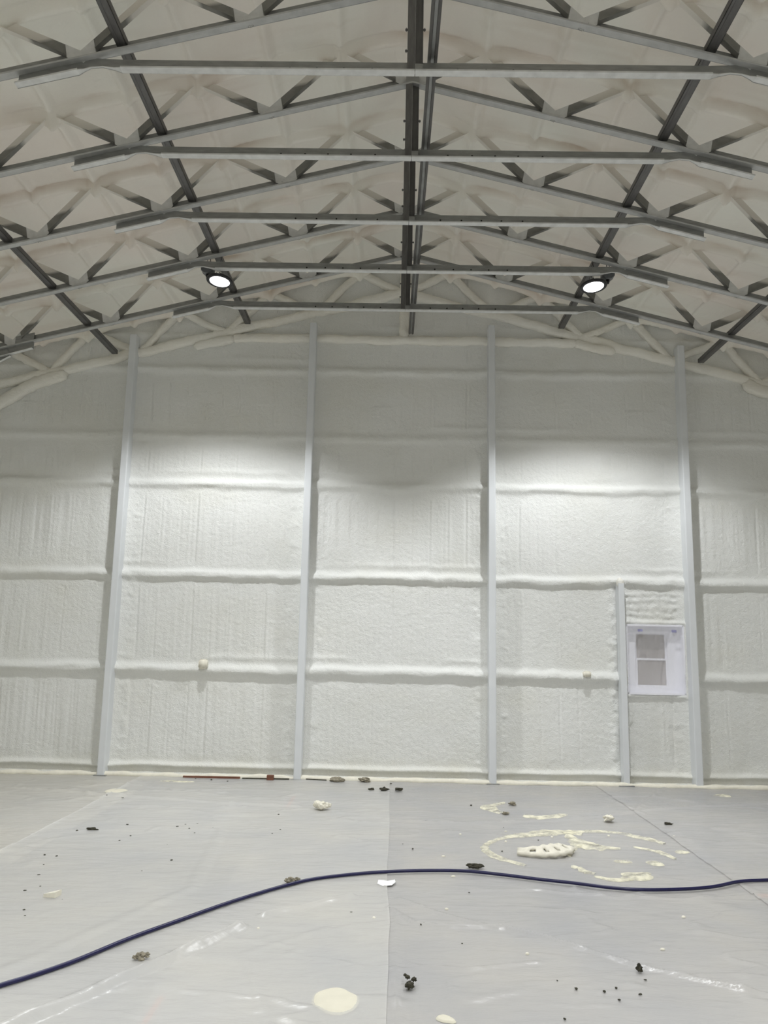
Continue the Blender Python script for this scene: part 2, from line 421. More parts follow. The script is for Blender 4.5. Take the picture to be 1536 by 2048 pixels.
# ------------------------------------------------------------------ roof trusses
ZR = 5.60                                         # empties sit at tie height
def L(p): return (p[0], p[1]-ZR)
def chord_mesh(s):
    mb = MB(); e = 5.95
    a, b_ = 0.0, e
    mb.prism([L((s*a, zb(a))), L((s*b_, zb(b_))), L((s*b_, zt(b_))), L((s*a, zt(a)))], 0, 0.006, 0)
    # bottom flange towards the room and its upturned lip
    mb.quad4((s*a, -0.052, zb(a)-ZR), (s*b_, -0.052, zb(b_)-ZR), (s*b_, 0, zb(b_)-ZR), (s*a, 0, zb(a)-ZR), (0, 0, 0.006), 1)
    mb.prism([L((s*a, zb(a))), L((s*b_, zb(b_))), L((s*b_, zb(b_)+0.014)), L((s*a, zb(a)+0.014))], -0.056, -0.052, 1)
    return mb
def tie_mesh():
    mb = MB(); zl, zh = 5.575, 5.678
    e1, e2, e3, e4 = 2.06, 2.22, 2.33, 2.79
    for s in (-1, 1):
        # pressed plate: straight run, arched bend, then lapped along the chord
        low = [(0.002, zl), (e1, zl), (e1+0.05, zl+0.018), (e2-0.02, zl+0.04), (e2+0.06, zl+0.034), (e3, zl+0.004), (e3+0.03, 5.555), (e4, 5.555-SL*(e4-e3-0.03))]
        up = [(e4, 5.555-SL*(e4-e3-0.03)+0.125), (e3, 5.688), (e1, zh), (0.002, zh)]
        mb.prism([L((s*x, z)) for x, z in low+up], -0.012, -0.006, 0)
        mb.quad4((s*0.002, -0.062, zl-ZR), (s*e1, -0.062, zl-ZR), (s*e1, -0.006, zl-ZR), (s*0.002, -0.006, zl-ZR), (0, 0, 0.006), 1)
        mb.prism([L((s*0.002, zl)), L((s*e1, zl)), L((s*e1, zl+0.012)), L((s*0.002, zl+0.012))], -0.066, -0.062, 1)
        f0, f1 = e3+0.03, e4; q0, q1 = 5.555, 5.555-SL*(f1-f0)
        mb.quad4((s*f0, -0.062, q0-ZR), (s*f1, -0.062, q1-ZR), (s*f1, -0.006, q1-ZR), (s*f0, -0.006, q0-ZR), (0, 0, 0.006), 1)
        mb.prism([L((s*f0, q0)), L((s*f1, q1)), L((s*f1, q1+0.012)), L((s*f0, q0+0.012))], -0.066, -0.062, 1)
        # curled flange either side of the bend
        pts = [(e1, zl), (e1+0.05, zl+0.018), (e2-0.02, zl+0.04), (e2+0.06, zl+0.034), (e3, zl+0.004), (f0, q0)]
        wid = [0.056, 0.03, 0.014, 0.014, 0.03, 0.056]
        for i in range(len(pts)-1):
            (xa, za), (xb, zb_) = pts[i], pts[i+1]
            mb.quad4((s*xa, -0.006-wid[i], za-ZR), (s*xb, -0.006-wid[i+1], zb_-ZR), (s*xb, -0.006, zb_-ZR), (s*xa, -0.006, za-ZR), (0, 0, 0.006), 1)
        # bolt holes
        for hx in (0.03, 0.30, 0.50, 0.69, 0.88, 1.08):
            hx += 0.0
            n = 8; r = 0.009; z0 = 5.625-ZR
            mb.add([(s*hx+r*math.cos(2*math.pi*j/n), -0.0127, z0+r*math.sin(2*math.pi*j/n)) for j in range(n)], [tuple(range(n))], 2)
    return mb
def king_mesh():
    mb = MB(); z0, z1 = 5.582-ZR, 6.34-ZR
    mb.box(-0.055, -0.0005, -0.05, -0.046, z0, z1, 0)          # left channel, back turned to the room
    mb.box(-0.055, -0.051, -0.046, -0.012, z0, z1, 0); mb.box(-0.007, -0.003, -0.046, -0.012, z0, z1, 0)
    mb.box(0.0005, 0.055, -0.018, -0.013, z0, z1, 1)           # right channel, open towards the room
    mb.box(0.0005, 0.004, -0.05, -0.018, z0, z1, 1); mb.box(0.051, 0.055, -0.05, -0.018, z0, z1, 1)
    mb.box(-0.055, 0.055, -0.055, -0.0505, z1-0.085, z1, 2)   # gusset at the head
    mb.box(0.0, 0.055, -0.055, -0.0505, z0, z0+0.055, 2)      # clip at the foot
    return mb
def web_line(bn, tn, s, w=0.088):
    V = np.array([bn, zt(bn)]); A = np.array([tn, apex_z(tn)])
    P_, Q_ = V, A
    for _ in range(5):
        d = (Q_-P_)/np.linalg.norm(Q_-P_); n = np.array([-d[1], d[0]])
        if n[1] < 0: n = -n
        P_ = V-n*w/2; Q_ = A+n*w/2
    P2 = P_-d*0.055; Q2 = Q_+d*0.16
    return P2, Q2, d, n
def web_mesh(bn, tn, s, w=0.088):
    P2, Q2, d, n = web_line(bn, tn, s, w)
    mb = MB(); k = 0.003 if bn > tn else 0.0     # the outer web of each pair laps over the inner one
    c = [P2-n*w/2, Q2-n*w/2, Q2+n*w/2, P2+n*w/2]
    mb.prism([L((s*x, z)) for x, z in c], -0.007-k, -0.001-k, 0)
    e = [P2-n*w/2+d*0.13, Q2-n*w/2, Q2-n*w/2+n*0.005, P2-n*w/2+n*0.005+d*0.13]
    mb.prism([L((s*x, z)) for x, z in e], -0.045-k, -0.007-k, 0)  # second leg of the angle, cut back at the foot
    g = [P2-n*w/2, P2-n*w/2+d*0.12, P2+n*w/2+d*0.18, P2+n*w/2]
    mb.prism([L((s*x, z)) for x, z in g], -0.0095-k, -0.0072-k, 1) # flattened pale foot
    return mb
def plate_mesh(s):                                # lap plates at the outer splice, where the knee member starts
    mb = MB(); a, e = 4.44, 5.95
    def kz(x): return 5.03-0.30*(x-a)-0.10*max(0, x-4.9)
    low = [(a, kz(a)), (4.9, kz(4.9)), (e, kz(e))]; up = [(e, kz(e)+0.13), (4.9, kz(4.9)+0.13), (a, kz(a)+0.13)]
    mb.prism([L((s*x, z)) for x, z in low+up], -0.014, -0.008, 0)
    for (x0, x1) in ((a, 4.9), (4.9, e)):
        mb.quad4((s*x0, -0.064, kz(x0)-ZR), (s*x1, -0.064, kz(x1)-ZR), (s*x1, -0.008, kz(x1)-ZR), (s*x0, -0.008, kz(x0)-ZR), (0, 0, 0.006), 1)
    mb.prism([L((s*a, kz(a)+0.02)), L((s*(a+0.22), kz(a+0.22)+0.02)), L((s*(a+0.22), zt(a+0.22)+0.02)), L((s*a, zt(a)+0.02))], -0.03, -0.0145, 2)
    return mb
def knee_mesh(s):
    mb = MB(); P_ = np.array([4.72, 4.98]); Q_ = np.array([5.97, 4.25])
    d = (Q_-P_)/np.linalg.norm(Q_-P_); n = np.array([-d[1], d[0]]); w = 0.12
    mb.prism([L((s*x, z)) for x, z in (P_-n*w/2, Q_-n*w/2, Q_+n*w/2, P_+n*w/2)], -0.024, -0.016, 0)
    mb.prism([L((s*x, z)) for x, z in (P_-n*w/2, Q_-n*w/2, Q_-n*(w/2-0.005), P_-n*(w/2-0.005))], -0.06, -0.024, 1)
    return mb
def bolts_mesh(s, k):
    mb = MB(); z = (5.60+0.155+0.12*k)-ZR
    mb.tube([(s*0.055, -0.03, z), (s*0.072, -0.03, z)], 0.008, 8); mb.tube([(s*0.062, -0.03, z), (s*0.066, -0.03, z)], 0.013, 8)
    return mb
truss_labels = [
    'grey steel roof truss nearest the camera, its tie crossing the top of the picture',
    'grey steel roof truss second from the top of the picture, behind the nearest truss',
    'grey steel roof truss in the middle of the row of five bare trusses',
    'grey steel roof truss whose tie passes just above the two round lamps',
    'bare grey steel roof truss farthest back, just beyond the two round lamps']
def build_truss():
    root = empty('roof_truss', (XC, TRUSS_Y[0], ZR), 0, truss_labels[0], 'roof truss', 'bare steel roof trusses')
    mats = [M['steel'], M['steel_foot_lit_flange'], M['hole']]
    for s in (-1, 1):
        chord_mesh(s).build('chord', [M['steel'], M['steel_lit_chord'], M['hole']], root)
        plate_mesh(s).build('splice_plate', [M['steel'], M['steel_foot_lit_flange'], M['steel']], root)
        knee_mesh(s).build('knee_brace', mats, root)
        seq = []
        for i in range(5):
            seq.append((BN[i], TN[i]))
            if i < 4: seq.append((BN[i+1], TN[i]))
        for bn, tn in seq:
            if bn == 0.0: bn = 0.04
            web_mesh(bn, tn, s).build('web', [M['web'], M['steel_foot_lit_flange']], root)
    tie_mesh().build('tie', mats, root)
    kp = king_mesh().build('king_post', [M['steel_dark'], M['steel_dark'], M['steel']], root)
    for s, k in ((-1, 0), (-1, 1.4), (1, 1.4)):
        bolts_mesh(s, k).build('bolt', M['steel_dark'], kp)
    return root
def kids(o): return [c for c in bpy.data.objects if c.parent == o]
def copy_tree(o, parent=None):
    c = o.copy(); C.objects.link(c); c.parent = parent
    for ch in kids(o): copy_tree(ch, c)
    return c
truss0 = build_truss()
for i, ty in enumerate(TRUSS_Y):
    t = truss0 if i == 0 else copy_tree(truss0)
    t.location = (XC, ty, ZR); t['label'] = truss_labels[i]

# foam-covered end truss against the far wall
def lumpy(mb, pts, w, dpt, seed, n=12, step=0.02):
    """rounded bar through (x,y,z) points lying in a vertical plane, w in plane, dpt in y"""
    pts = [np.array(p, float) for p in pts]; P_ = []
    for a, b_ in zip(pts[:-1], pts[1:]):
        k = max(2, int(np.linalg.norm(b_-a)/step))
        P_ += [a+(b_-a)*t for t in np.linspace(0, 1, k, endpoint=False)]
    P_.append(pts[-1]); P_ = np.array(P_); k = len(P_)
    P_ = P_+np.stack([np.zeros(k), np.zeros(k), 0.012*vnoise(np.arange(k)*step*4, np.zeros(k), seed+9)], -1)
    T = np.gradient(P_, axis=0); T /= np.linalg.norm(T, axis=1)[:, None]
    Nn = np.stack([-T[:, 2], T[:, 1]*0, T[:, 0]], -1)
    s_ = np.arange(k)*step; th = np.linspace(0, 2*np.pi, n, endpoint=False)
    S, TH = np.meshgrid(s_, th, indexing='ij')
    rr = 1+0.26*fbm(S*5, TH*1.2, seed)+0.12*vnoise(S*22, TH*3, seed+5)
    rr = rr*(0.25+0.75*sstep(0, 0.05, np.minimum(S, S.max()-S)+0.004))
    ca = np.sign(np.cos(TH))*np.abs(np.cos(TH))**0.7*rr; sa = np.sign(np.sin(TH))*np.abs(np.sin(TH))**0.7*rr
    V = P_[:, None, :]+Nn[:, None, :]*(ca*w/2)[..., None]+np.array([0, 1, 0])*(sa*dpt/2)[..., None]
    fs = [(i*n+j, i*n+(j+1)%n, (i+1)*n+(j+1)%n, (i+1)*n+j) for i in range(k-1) for j in range(n)]
    fs += [tuple(range(n-1, -1, -1)), tuple((k-1)*n+j for j in range(n))]
    mb.add(V.reshape(-1, 3), fs)
root = empty('foam_covered_truss', (XC, GABLE_Y+0.05, ZR), 0, 'end roof truss buried in pale spray foam along the top of the far wall', 'roof truss')
for s in (-1, 1):
    mb = MB(); lumpy(mb, [(s*x, 0.0, zb(x)+0.045-ZR) for x in (0.0, 2.0, 4.0, 5.9)], 0.12, 0.115, 3+s); mb.build('chord', M['foam_bar'], root, True)
    mb = MB(); lumpy(mb, [(s*2.25, -0.03, 5.615-ZR), (s*2.80, -0.02, 5.50-ZR)], 0.11, 0.10, 9+s); mb.build('lapped_tie_end', M['foam_bar'], root, True)
    mb = MB(); lumpy(mb, [(s*4.46, -0.02, 5.085-ZR), (s*4.85, -0.02, 4.965-ZR), (s*5.1, -0.02, 4.81-ZR), (s*5.97, -0.03, 4.24-ZR)], 0.15, 0.12, 11+s); mb.build('knee_brace', M['foam_bar'], root, True)
    for i in range(5):
        for j, bn in enumerate((BN[i], BN[i+1] if i < 4 else None)):
            if bn is None: continue
            P2, Q2, d, n = web_line(max(bn, 0.04), TN[i], s)
            mb = MB(); lumpy(mb, [(s*P2[0], 0.0, P2[1]-ZR), (s*(Q2[0]-d[0]*0.05), 0.0, Q2[1]-d[1]*0.05-ZR)], 0.095, 0.10, 30+i*4+j+s); mb.build('web', M['foam_bar'], root, True)
mb = MB(); lumpy(mb, [(-2.3, -0.01, 5.63-ZR), (2.3, -0.01, 5.63-ZR)], 0.11, 0.11, 17); mb.build('tie', M['foam_bar'], root, True)
mb = MB(); lumpy(mb, [(0, -0.0, 5.63-ZR), (0, -0.0, 6.6-ZR)], 0.13, 0.11, 19); mb.build('king_post', M['foam_bar'], root, True)

# ------------------------------------------------------------------ long braces running from truss to truss
def brace(name, x, z, w, h, y0, y1, label, x1=None):
    x1 = x if x1 is None else x1
    mb = MB(); t = 0.003
    for (a, b_, c, d) in ((-w/2, w/2, -h/2, -h/2+t), (-w/2, -w/2+t, -h/2, h/2), (w/2-t, w/2, -h/2, h/2), (-w/2, w/2, h/2-t, h/2), (-w/2+0.3*w, -w/2+0.36*w, -h/2-0.003, -h/2)):
        v = [(x+a, y0, z+c), (x+b_, y0, z+c), (x+b_, y0, z+d), (x+a, y0, z+d), (x1+a, y1, z+c), (x1+b_, y1, z+c), (x1+b_, y1, z+d), (x1+a, y1, z+d)]
        mb.add(v, [(0,3,2,1),(4,5,6,7),(0,1,5,4),(1,2,6,5),(2,3,7,6),(3,0,4,7)])
    o = mb.build(name, M['steel_dark'])
    tag(o, label, 'brace', 'long braces through the trusses'); return o
brace('roof_brace', -1.99, 5.815, 0.075, 0.05, 2.5, 9.93, 'dark steel brace running back through the trusses beside the left lamp')
brace('roof_brace', 2.165, 5.815, 0.075, 0.05, 2.5, 9.93, 'dark steel brace running back through the trusses beside the right lamp')
brace('roof_brace', -3.73, 5.37, 0.075, 0.05, 2.5, 9.93, 'dark steel brace crossing the trusses at the far left, ending beside the left column top')
brace('roof_brace', 3.98, 5.37, 0.075, 0.05, 2.5, 9.93, 'dark steel brace crossing the trusses at the far right, ending beside the right column top')
# rounded tube just right of the king posts
mb = MB()
prof = [(-0.034, -0.022), (-0.034, 0.02), (-0.022, 0.034), (0.022, 0.034), (0.034, 0.02), (0.034, -0.022), (0.014, -0.036), (0.010, -0.022), (-0.012, -0.022), (-0.016, -0.036)]
xa, xb = 0.228, 0.182; za = 5.72
v = [(xa+px, 2.5, za+pz) for px, pz in prof]+[(xb+px, 9.95, za+pz) for px, pz in prof]; n = len(prof)
mb.add(v, [(i, (i+1) % n, (i+1) % n+n, i+n) for i in range(n)]+[tuple(range(n-1, -1, -1)), tuple(range(n, 2*n))])
mb.m[7] = 1  # groove floor in lighter steel, a highlight stripe put into the colour
tag(mb.build('ridge_brace', [M['steel_dark'], M['steel']]), 'grooved steel rail resting on the truss ties just right of the ridge posts', 'brace')

# ------------------------------------------------------------------ columns of the far wall
def column(x, ztop, label, w=0.09):
    root = empty('steel_column', (x, 9.92, 0), 0, label, 'column', 'painted columns on the far wall')
    mb = MB(); y0, y1 = -0.05, 0.12; t = 0.008
    prof = [(-w/2+0.012, y0), (w/2-0.012, y0), (w/2-0.003, y0+0.003), (w/2, y0+0.012), (w/2, y1), (-w/2, y1), (-w/2, y0+0.012), (-w/2+0.003, y0+0.003)]
    n = len(prof); v = [(a, b_, 0.006) for a, b_ in prof]+[(a, b_, ztop) for a, b_ in prof]
    mb.add(v, [(i, (i+1) % n, (i+1) % n+n, i+n) for i in range(n)]+[tuple(range(n-1, -1, -1)), tuple(range(n, 2*n))])
    mb.build('shaft', M['paint'], root)
    mb = MB(); mb.box(-w/2-0.03, w/2+0.03, y0-0.03, y1, 0.0, 0.012); mb.build('base_plate', M['steel'], root)
    return root
column(COLX[0], 5.60, 'pale painted steel column, leftmost on the far wall')
column(COLX[1], 5.80, 'pale painted steel column with the long wooden strip at its left foot')
column(COLX[2], 5.80, 'pale painted steel column right of the middle of the far wall')
column(COLX[3], 5.56, 'pale painted steel column, rightmost, beside the window')
root = empty('window_post', (POSTX, 9.94, 0), 0, 'short painted steel post left of the window, half the wall height', 'post')
mb = MB(); w = 0.07
mb.box(-w/2, w/2, -0.035, 0.10, 0.006, 2.44); mb.build('shaft', M['paint'], root)
mb = MB(); mb.box(-0.11, 0.08, -0.08, 0.10, 0, 0.02); mb.build('base_plate', M['grey_box'], root)
mb = MB(); lumpy(mb, [(0, 0.02, 2.36), (0, 0.02, 2.52)], 0.085, 0.12, 61); mb.build('foam_cap', M['foam_bar'], root, True)

# ------------------------------------------------------------------ window
x0, x1, z0, z1 = WIN
win = empty('window_1', ((x0+x1)/2, 10.06, z0)); win['kind'] = 'structure'
cx = (x0+x1)/2
def bx(name, a, mat, parent=win):
    mb = MB(); mb.box(a[0]-cx, a[1]-cx, a[2]-10.06, a[3]-10.06, a[4]-z0, a[5]-z0); return mb.build(name, mat, parent)
mb = MB()
for a in ((x0-.01, x0+.012, 10.02, 10.2, z0, z1), (x1-.012, x1+.01, 10.02, 10.2, z0, z1), (x0, x1, 10.02, 10.2, z0-.01, z0+.012), (x0, x1, 10.02, 10.2, z1-.012, z1+.01)):
    mb.box(a[0]-cx, a[1]-cx, a[2]-10.06, a[3]-10.06, a[4]-z0, a[5]-z0)
mb.build('window_reveal', M['vinyl'], win)
mb = MB(); fx0, fx1 = 3.07, 3.47                  # frame infill around the sashes
for a in ((x0, fx0, 10.13, 10.2, z0, z1), (fx1, x1, 10.13, 10.2, z0, z1), (fx0, fx1, 10.13, 10.2, z0, z0+.09), (fx0, fx1, 10.13, 10.2, z1-.10, z1)):
    mb.box(a[0]-cx, a[1]-cx, a[2]-10.06, a[3]-10.06, a[4]-z0, a[5]-z0)
mb.build('window_frame', M['vinyl'], win)
def sash(za, zb_, y):
    mb = MB(); t = 0.022
    for a in ((fx0, fx0+t, za, zb_), (fx1-t, fx1, za, zb_), (fx0+t, fx1-t, za, za+t), (fx0+t, fx1-t, zb_-t, zb_)):
        mb.box(a[0]-cx, a[1]-cx, y-10.06, y+0.025-10.06, a[2]-z0, a[3]-z0)
    so = mb.build('sash', M['vinyl'], win)
    mb = MB(); mb.box(fx0+t-cx, fx1-t-cx, y+0.012-10.06, y+0.016-10.06, za+t-z0, zb_-t-z0)
    mb.build('pane', M['pane'], so)
m, nt, b = nodemat('reflection_toned_glass'); b.inputs['Base Color'].default_value = lin((150, 142, 136)); b.inputs['Roughness'].default_value = 0.12  # opaque pane, reflections against the dark outside put into its tan colour
M['pane'] = m
sash(1.50, 1.84, 10.165); sash(1.17, 1.52, 10.14)
# taped plastic film over the opening, slack and creased
gx = np.linspace(x0-0.01, x1+0.01, 50); gz = np.linspace(z0-0.01, z1+0.01, 60)
GX, GZ = np.meshgrid(gx, gz, indexing='ij')
u = (GX-x0)/(x1-x0); vv = (GZ-z0)/(z1-z0)
bow = 0.075*np.sin(np.pi*np.clip(u, 0, 1))*np.sin(np.pi*np.clip(vv, 0, 1))
cr = 0.020*np.exp(-((u-0.14-0.1*vv)/0.022)**2)+0.022*np.exp(-((u-0.80+0.22*(1-vv))/0.02)**2)+0.016*np.exp(-((vv-0.12+0.1*u)/0.02)**2)+0.012*np.exp(-((vv-0.93+0.12*np.abs(u-0.45))/0.015)**2)+0.012*vnoise(u*7, vv*3, 3)+0.006*vnoise(u*18, vv*6, 4)
GY = 10.015+bow+cr*np.sin(np.pi*np.clip(vv, 0, 1))-10.06
film = grid_mesh('plastic_film', np.stack([GX-cx, GY, GZ-z0], -1), M['film'], parent=win, flip=True)
mb = MB()
for (mx, mz) in ((3.10, 1.865), (3.52, 1.862)):   # small blue-grey smudged tape ends at the head
    mb.box(mx-0.03-cx, mx+0.03-cx, -0.052, -0.048, mz-0.015-z0, mz+0.015-z0)
mb.build('tape_tab', simple('blue_grey_tape', lin((150, 150, 185)), 0.5, 0, 0.2, 30), win)

# foam-covered boxes on the lowest girt
def foam_box(name, x, z, sx_, sz, y, label):
    import bmesh
    bm = bmesh.new(); bmesh.ops.create_cube(bm, size=1)
    bmesh.ops.bevel(bm, geom=bm.edges[:], offset=0.16, segments=3, affect='EDGES')
    bmesh.ops.subdivide_edges(bm, edges=bm.edges[:], cuts=1, use_grid_fill=True)
    for v in bm.verts:
        c = v.co; k = 1+0.06*float(vnoise(c.x*4+x*7, c.y*4+c.z*6+3, 6))
        v.co = Vector((c.x*sx_*k, c.y*0.13*k, c.z*sz*k))
    me = bpy.data.meshes.new(name); bm.to_mesh(me); bm.free()
    for p in me.polygons: p.use_smooth = True
    me.materials.append(M['foam_chip'])
    o = bpy.data.objects.new(name, me); C.objects.link(o); o.location = (x, y, z)
    tag(o, label, 'outlet box'); return o
foam_box('outlet_box', -2.34, 1.345, 0.10, 0.12, 9.985, 'small outlet box caked in foam on the lowest girt of the left bay')
foam_box('outlet_box', 2.42, 1.315, 0.09, 0.07, 10.0, 'small foam-smothered box on the lowest girt left of the window post')

# ------------------------------------------------------------------ round high-bay lamps
def make_lamp():
    root = empty('high_bay_lamp', (0, 0, 0), 0, '-', 'lamp', 'round high-bay lamps')
    mb = MB()
    mb.lathe([(0.108, 0.002), (0.126, -0.006), (0.142, 0.0), (0.146, 0.012), (0.142, 0.024), (0.12, 0.030), (0.085, 0.034), (0.07, 0.046), (0.055, 0.05), (0.045, 0.062), (0.02, 0.066)], 48)
    for k in range(20):                           # heat-sink fins
        a = 2*math.pi*k/20; ca, sa = math.cos(a), math.sin(a); t = 0.002
        v = [(ca*r-sa*o_, sa*r+ca*o_, z) for o_ in (-t, t) for r, z in ((0.05, 0.028), (0.13, 0.020), (0.115, 0.036), (0.06, 0.052))]
        mb.add(v, [(0,1,2,3),(7,6,5,4),(0,4,5,1),(1,5,6,2),(2,6,7,3),(3,7,4,0)])
    mb.build('housing', M['black'], root, True)
    mb = MB(); mb.lathe([(0.110, 0.0035), (0.102, -0.004), (0.07, -0.008), (0.02, -0.010)], 48, 0)
    mb.build('lens', M['lens'], root, True)
    mb = MB(); ring = [(0.02*math.cos(t), 0, 0.082+0.02*math.sin(t)) for t in np.linspace(0, 2*math.pi, 20)]
    mb.tube(ring, 0.005, 8, cap=False); mb.build('hook', M['steel'], root)
    return root
lamp0 = make_lamp()
# the lamps' own light, a wide beam cut off by the reflector
def lamp_light(root, power, cone=R(128)):
    ld = bpy.data.lights.new('beam', 'SPOT'); ld.energy = power; ld.color = LAMP_COL
    ld.spot_size = cone; ld.spot_blend = 0.42; ld.shadow_soft_size = 0.09
    o = bpy.data.objects.new('beam', ld); C.objects.link(o); o.parent = root; o.location = (0, 0, -0.02)
    return o
hung = []
lamps = [(-1.955, 8.10, 5.51, 'round white glowing lamp hanging on the left under the trusses'),
         (2.125, 8.10, 5.51, 'round white glowing lamp hanging on the right under the trusses')]
for i, (x, y, z, lab) in enumerate(lamps):
    l = lamp0 if i == 0 else copy_tree(lamp0)
    l.location = (x, y, z); l['label'] = lab; l.rotation_euler = (R(-4), R(4 if i == 0 else -4), 0)
    hung.append(l)
for k, (x, y) in enumerate(((-1.95, 3.1), (2.12, 3.1), (-1.95, -1.9), (2.12, -1.9))):  # unseen lamps, added to light the near floor and lower wall
    l = copy_tree(lamp0)
    l.location = (x, y, 5.51); l.rotation_euler = (0, 0, 0)
    l['label'] = 'unseen round lamp %s, outside the photograph on the %s' % ('overhead near the camera' if y > 0 else 'far behind the camera', 'left' if x < 0 else 'right')
    l['group'] = 'unseen round lamps out of view'
    lamp_light(l, SPOT_POWER_REAR, R(140))
for l in hung: lamp_light(l, SPOT_POWER)
# wires, junction boxes and cords
def junction(x, y, z, label):
    root = empty('junction_box', (x, y, z), 0, label, 'junction box', 'lamp junction boxes')
    mb = MB(); mb.prism([(-0.065, 0.045), (-0.065, 0.0), (-0.03, -0.03), (0.03, -0.03), (0.065, 0.0), (0.065, 0.045)], -0.05, 0.05)
    mb.build('box', M['grey_box'], root)
    mb = MB(); mb.lathe([(0.012, -0.075), (0.02, -0.055), (0.022, -0.03), (0.016, -0.028)], 14); mb.build('cable_gland', M['black'], root, True)
    for dx in (-0.012, 0.018):
        mb = MB(); mb.tube([(dx, 0, 0.045), (dx+0.004, 0, 0.13), (dx-0.002, 0, 0.22)], 0.004, 6); mb.build('hanger_wire', M['black'], root)
    return root
junction(-2.09, 8.10, 5.625, 'grey junction box hanging just left of the left lamp')
junction(2.28, 8.10, 5.625, 'grey junction box hanging just right of the right lamp')
for (x, s, side) in ((-1.955, -1, 'left'), (2.125, 1, 'right')):
    mb = MB(); mb.tube([(x+s*0.136, 8.10, 5.57), (x+s*0.138, 8.10, 5.55), (x+s*0.125, 8.10, 5.53)], 0.006, 8)
    tag(mb.build('lamp_cord', M['black']), 'short black cord between the %s lamp and its junction box' % side, 'cord', 'short lamp cords')
    mb = MB()
    mb.tube([(x, 8.1, 5.61), (x+s*0.01, 8.1, 5.70), (x-s*0.01, 8.09, 5.80), (x-s*0.03, 8.05, 5.87)], 0.0035, 6)
    mb.tube([(x, 8.1, 5.61), (x-0.03, 8.1, 5.64), (x-0.045, 8.1, 5.60)], 0.003, 6)
    tag(mb.build('hanging_wire', M['black']), 'thin twisted wire holding up the %s lamp' % side, 'wire', 'lamp hanging wires')

# ------------------------------------------------------------------ plastic sheets over the slab
FOLDS = [  # polyline (x,y), height, width
    ([(-1.75, 3.4), (-1.42, 3.91), (-1.12, 4.42), (-0.85, 4.88)], 0.028, 0.045),
    ([(-0.74, 5.10), (-0.48, 5.30), (-0.24, 5.51)], 0.018, 0.03),
    ([(0.02, 5.29), (0.17, 5.03), (0.37, 4.99), (0.67, 5.02), (0.93, 4.84), (1.14, 4.65), (1.37, 4.45), (1.85, 4.17), (2.3, 3.9)], 0.014, 0.022),
    ([(0.08, 5.49), (0.33, 5.22), (0.66, 4.98)], 0.012, 0.022),
    ([(0.56, 5.71), (1.04, 5.75), (1.30, 5.68), (2.0, 5.62), (2.8, 5.8)], 0.009, 0.018),
    ([(-0.03, 7.83), (0.57, 7.68), (1.80, 8.02), (2.50, 8.43), (3.28, 8.77), (4.2, 9.0)], 0.012, 0.03),
    ([(2.50, 8.43), (2.87, 9.12), (3.31, 9.9)], 0.014, 0.035),
    ([(2.55, 8.35), (2.40, 9.2), (2.9, 9.3), (3.3, 9.0)], 0.010, 0.03),
    ([(-4.2, 9.0), (-3.0, 8.7), (-1.5, 8.35), (-0.9, 8.3)], 0.012, 0.03),
    ([(-1.9, 4.2), (-1.3, 5.6), (-1.45, 7.2)], 0.006, 0.05),
    ([(-0.4, 3.4), (-0.75, 4.5), (-0.35, 4.9)], 0.005, 0.03),
    ([(0.10, 3.4), (0.04, 4.2), (0.06, 5.2)], 0.008, 0.02),
    ([(0.02, 4.55), (0.14, 4.42), (0.4, 4.38), (0.8, 4.5)], 0.007, 0.018),
]
def fold_h(x, y):
    h = np.zeros_like(x)
    for pl, ht, w in FOLDS:
        d = np.full_like(x, 9.0)
        for (ax, ay), (bx_, by) in zip(pl[:-1], pl[1:]):
            vx, vy = bx_-ax, by-ay; L2 = vx*vx+vy*vy
            t = np.clip(((x-ax)*vx+(y-ay)*vy)/L2, 0, 1)
            d = np.minimum(d, np.hypot(x-ax-t*vx, y-ay-t*vy))
        h = np.maximum(h, 1.7*ht*np.maximum(0, 1-(d/(1.25*w)))**0.8*(0.72+0.28*vnoise(x*7, y*7, 5)))
    h += 0.0034*fbm(x*1.8, y*6.5, 3)+0.0016*vnoise(x*9, y*30, 8)+0.006*np.clip(fbm(x*1.1+3, y*2.2, 18), 0, 1)
    rg = 1-np.abs(fbm(x*1.3+7, y*3.1, 28))*9; h += 0.007*np.clip(rg, 0, 1)*np.clip(fbm(x*0.6, y*0.8, 29)+0.2, 0, 1)*2
    return h
def sheet(xa, xb, lift, label, wl=0, wr=0, mat='sheet', y0=-2.0, y1=9.93):
    ax_ = axis([(0, 1, 1/int((xb-xa)/0.018))]); ay_ = axis([(y0, 3.3, 0.12), (3.3, 6.6, 0.016), (6.6, y1, 0.024)])
    U, YS = np.meshgrid(ax_, ay_, indexing='ij')
    left = xa+wl*fbm(YS*0.8, YS*0, 4); right = xb+wr*fbm(YS*0.8, YS*0+5, 6)
    XS = left+(right-left)*U
    ed = np.minimum(XS-left, right-XS)
    h = fold_h(XS, YS)+0.0045+lift+(0.004+0.004*vnoise(YS*2.3, YS*0+xa, 6))*np.exp(-(ed/0.03)**2)*(1 if mat == 'sheet' else 0.15)
    o = grid_mesh('plastic_sheet', np.stack([XS, YS, h], -1), M[mat])
    tag(o, label, 'plastic sheet', 'plastic sheets covering the slab'); return o
sheet(-6.1, -2.74, 0.0, 'translucent plastic floor sheet along the far left side', 0, 0.02, 'sheet_beige')
sheet(-2.98, 0.0, 0.006, 'milky plastic floor sheet left of the middle seam, under the hose', 0.02, 0.02)
sheet(-1.09, 2.62, 0.0, 'greyish creased plastic floor sheet right of the middle seam', 0.02, 0.02, 'sheet_grey')
sheet(2.48, 6.3, 0.006, 'translucent plastic floor sheet along the far right side', 0.02, 0, 'sheet_grey')

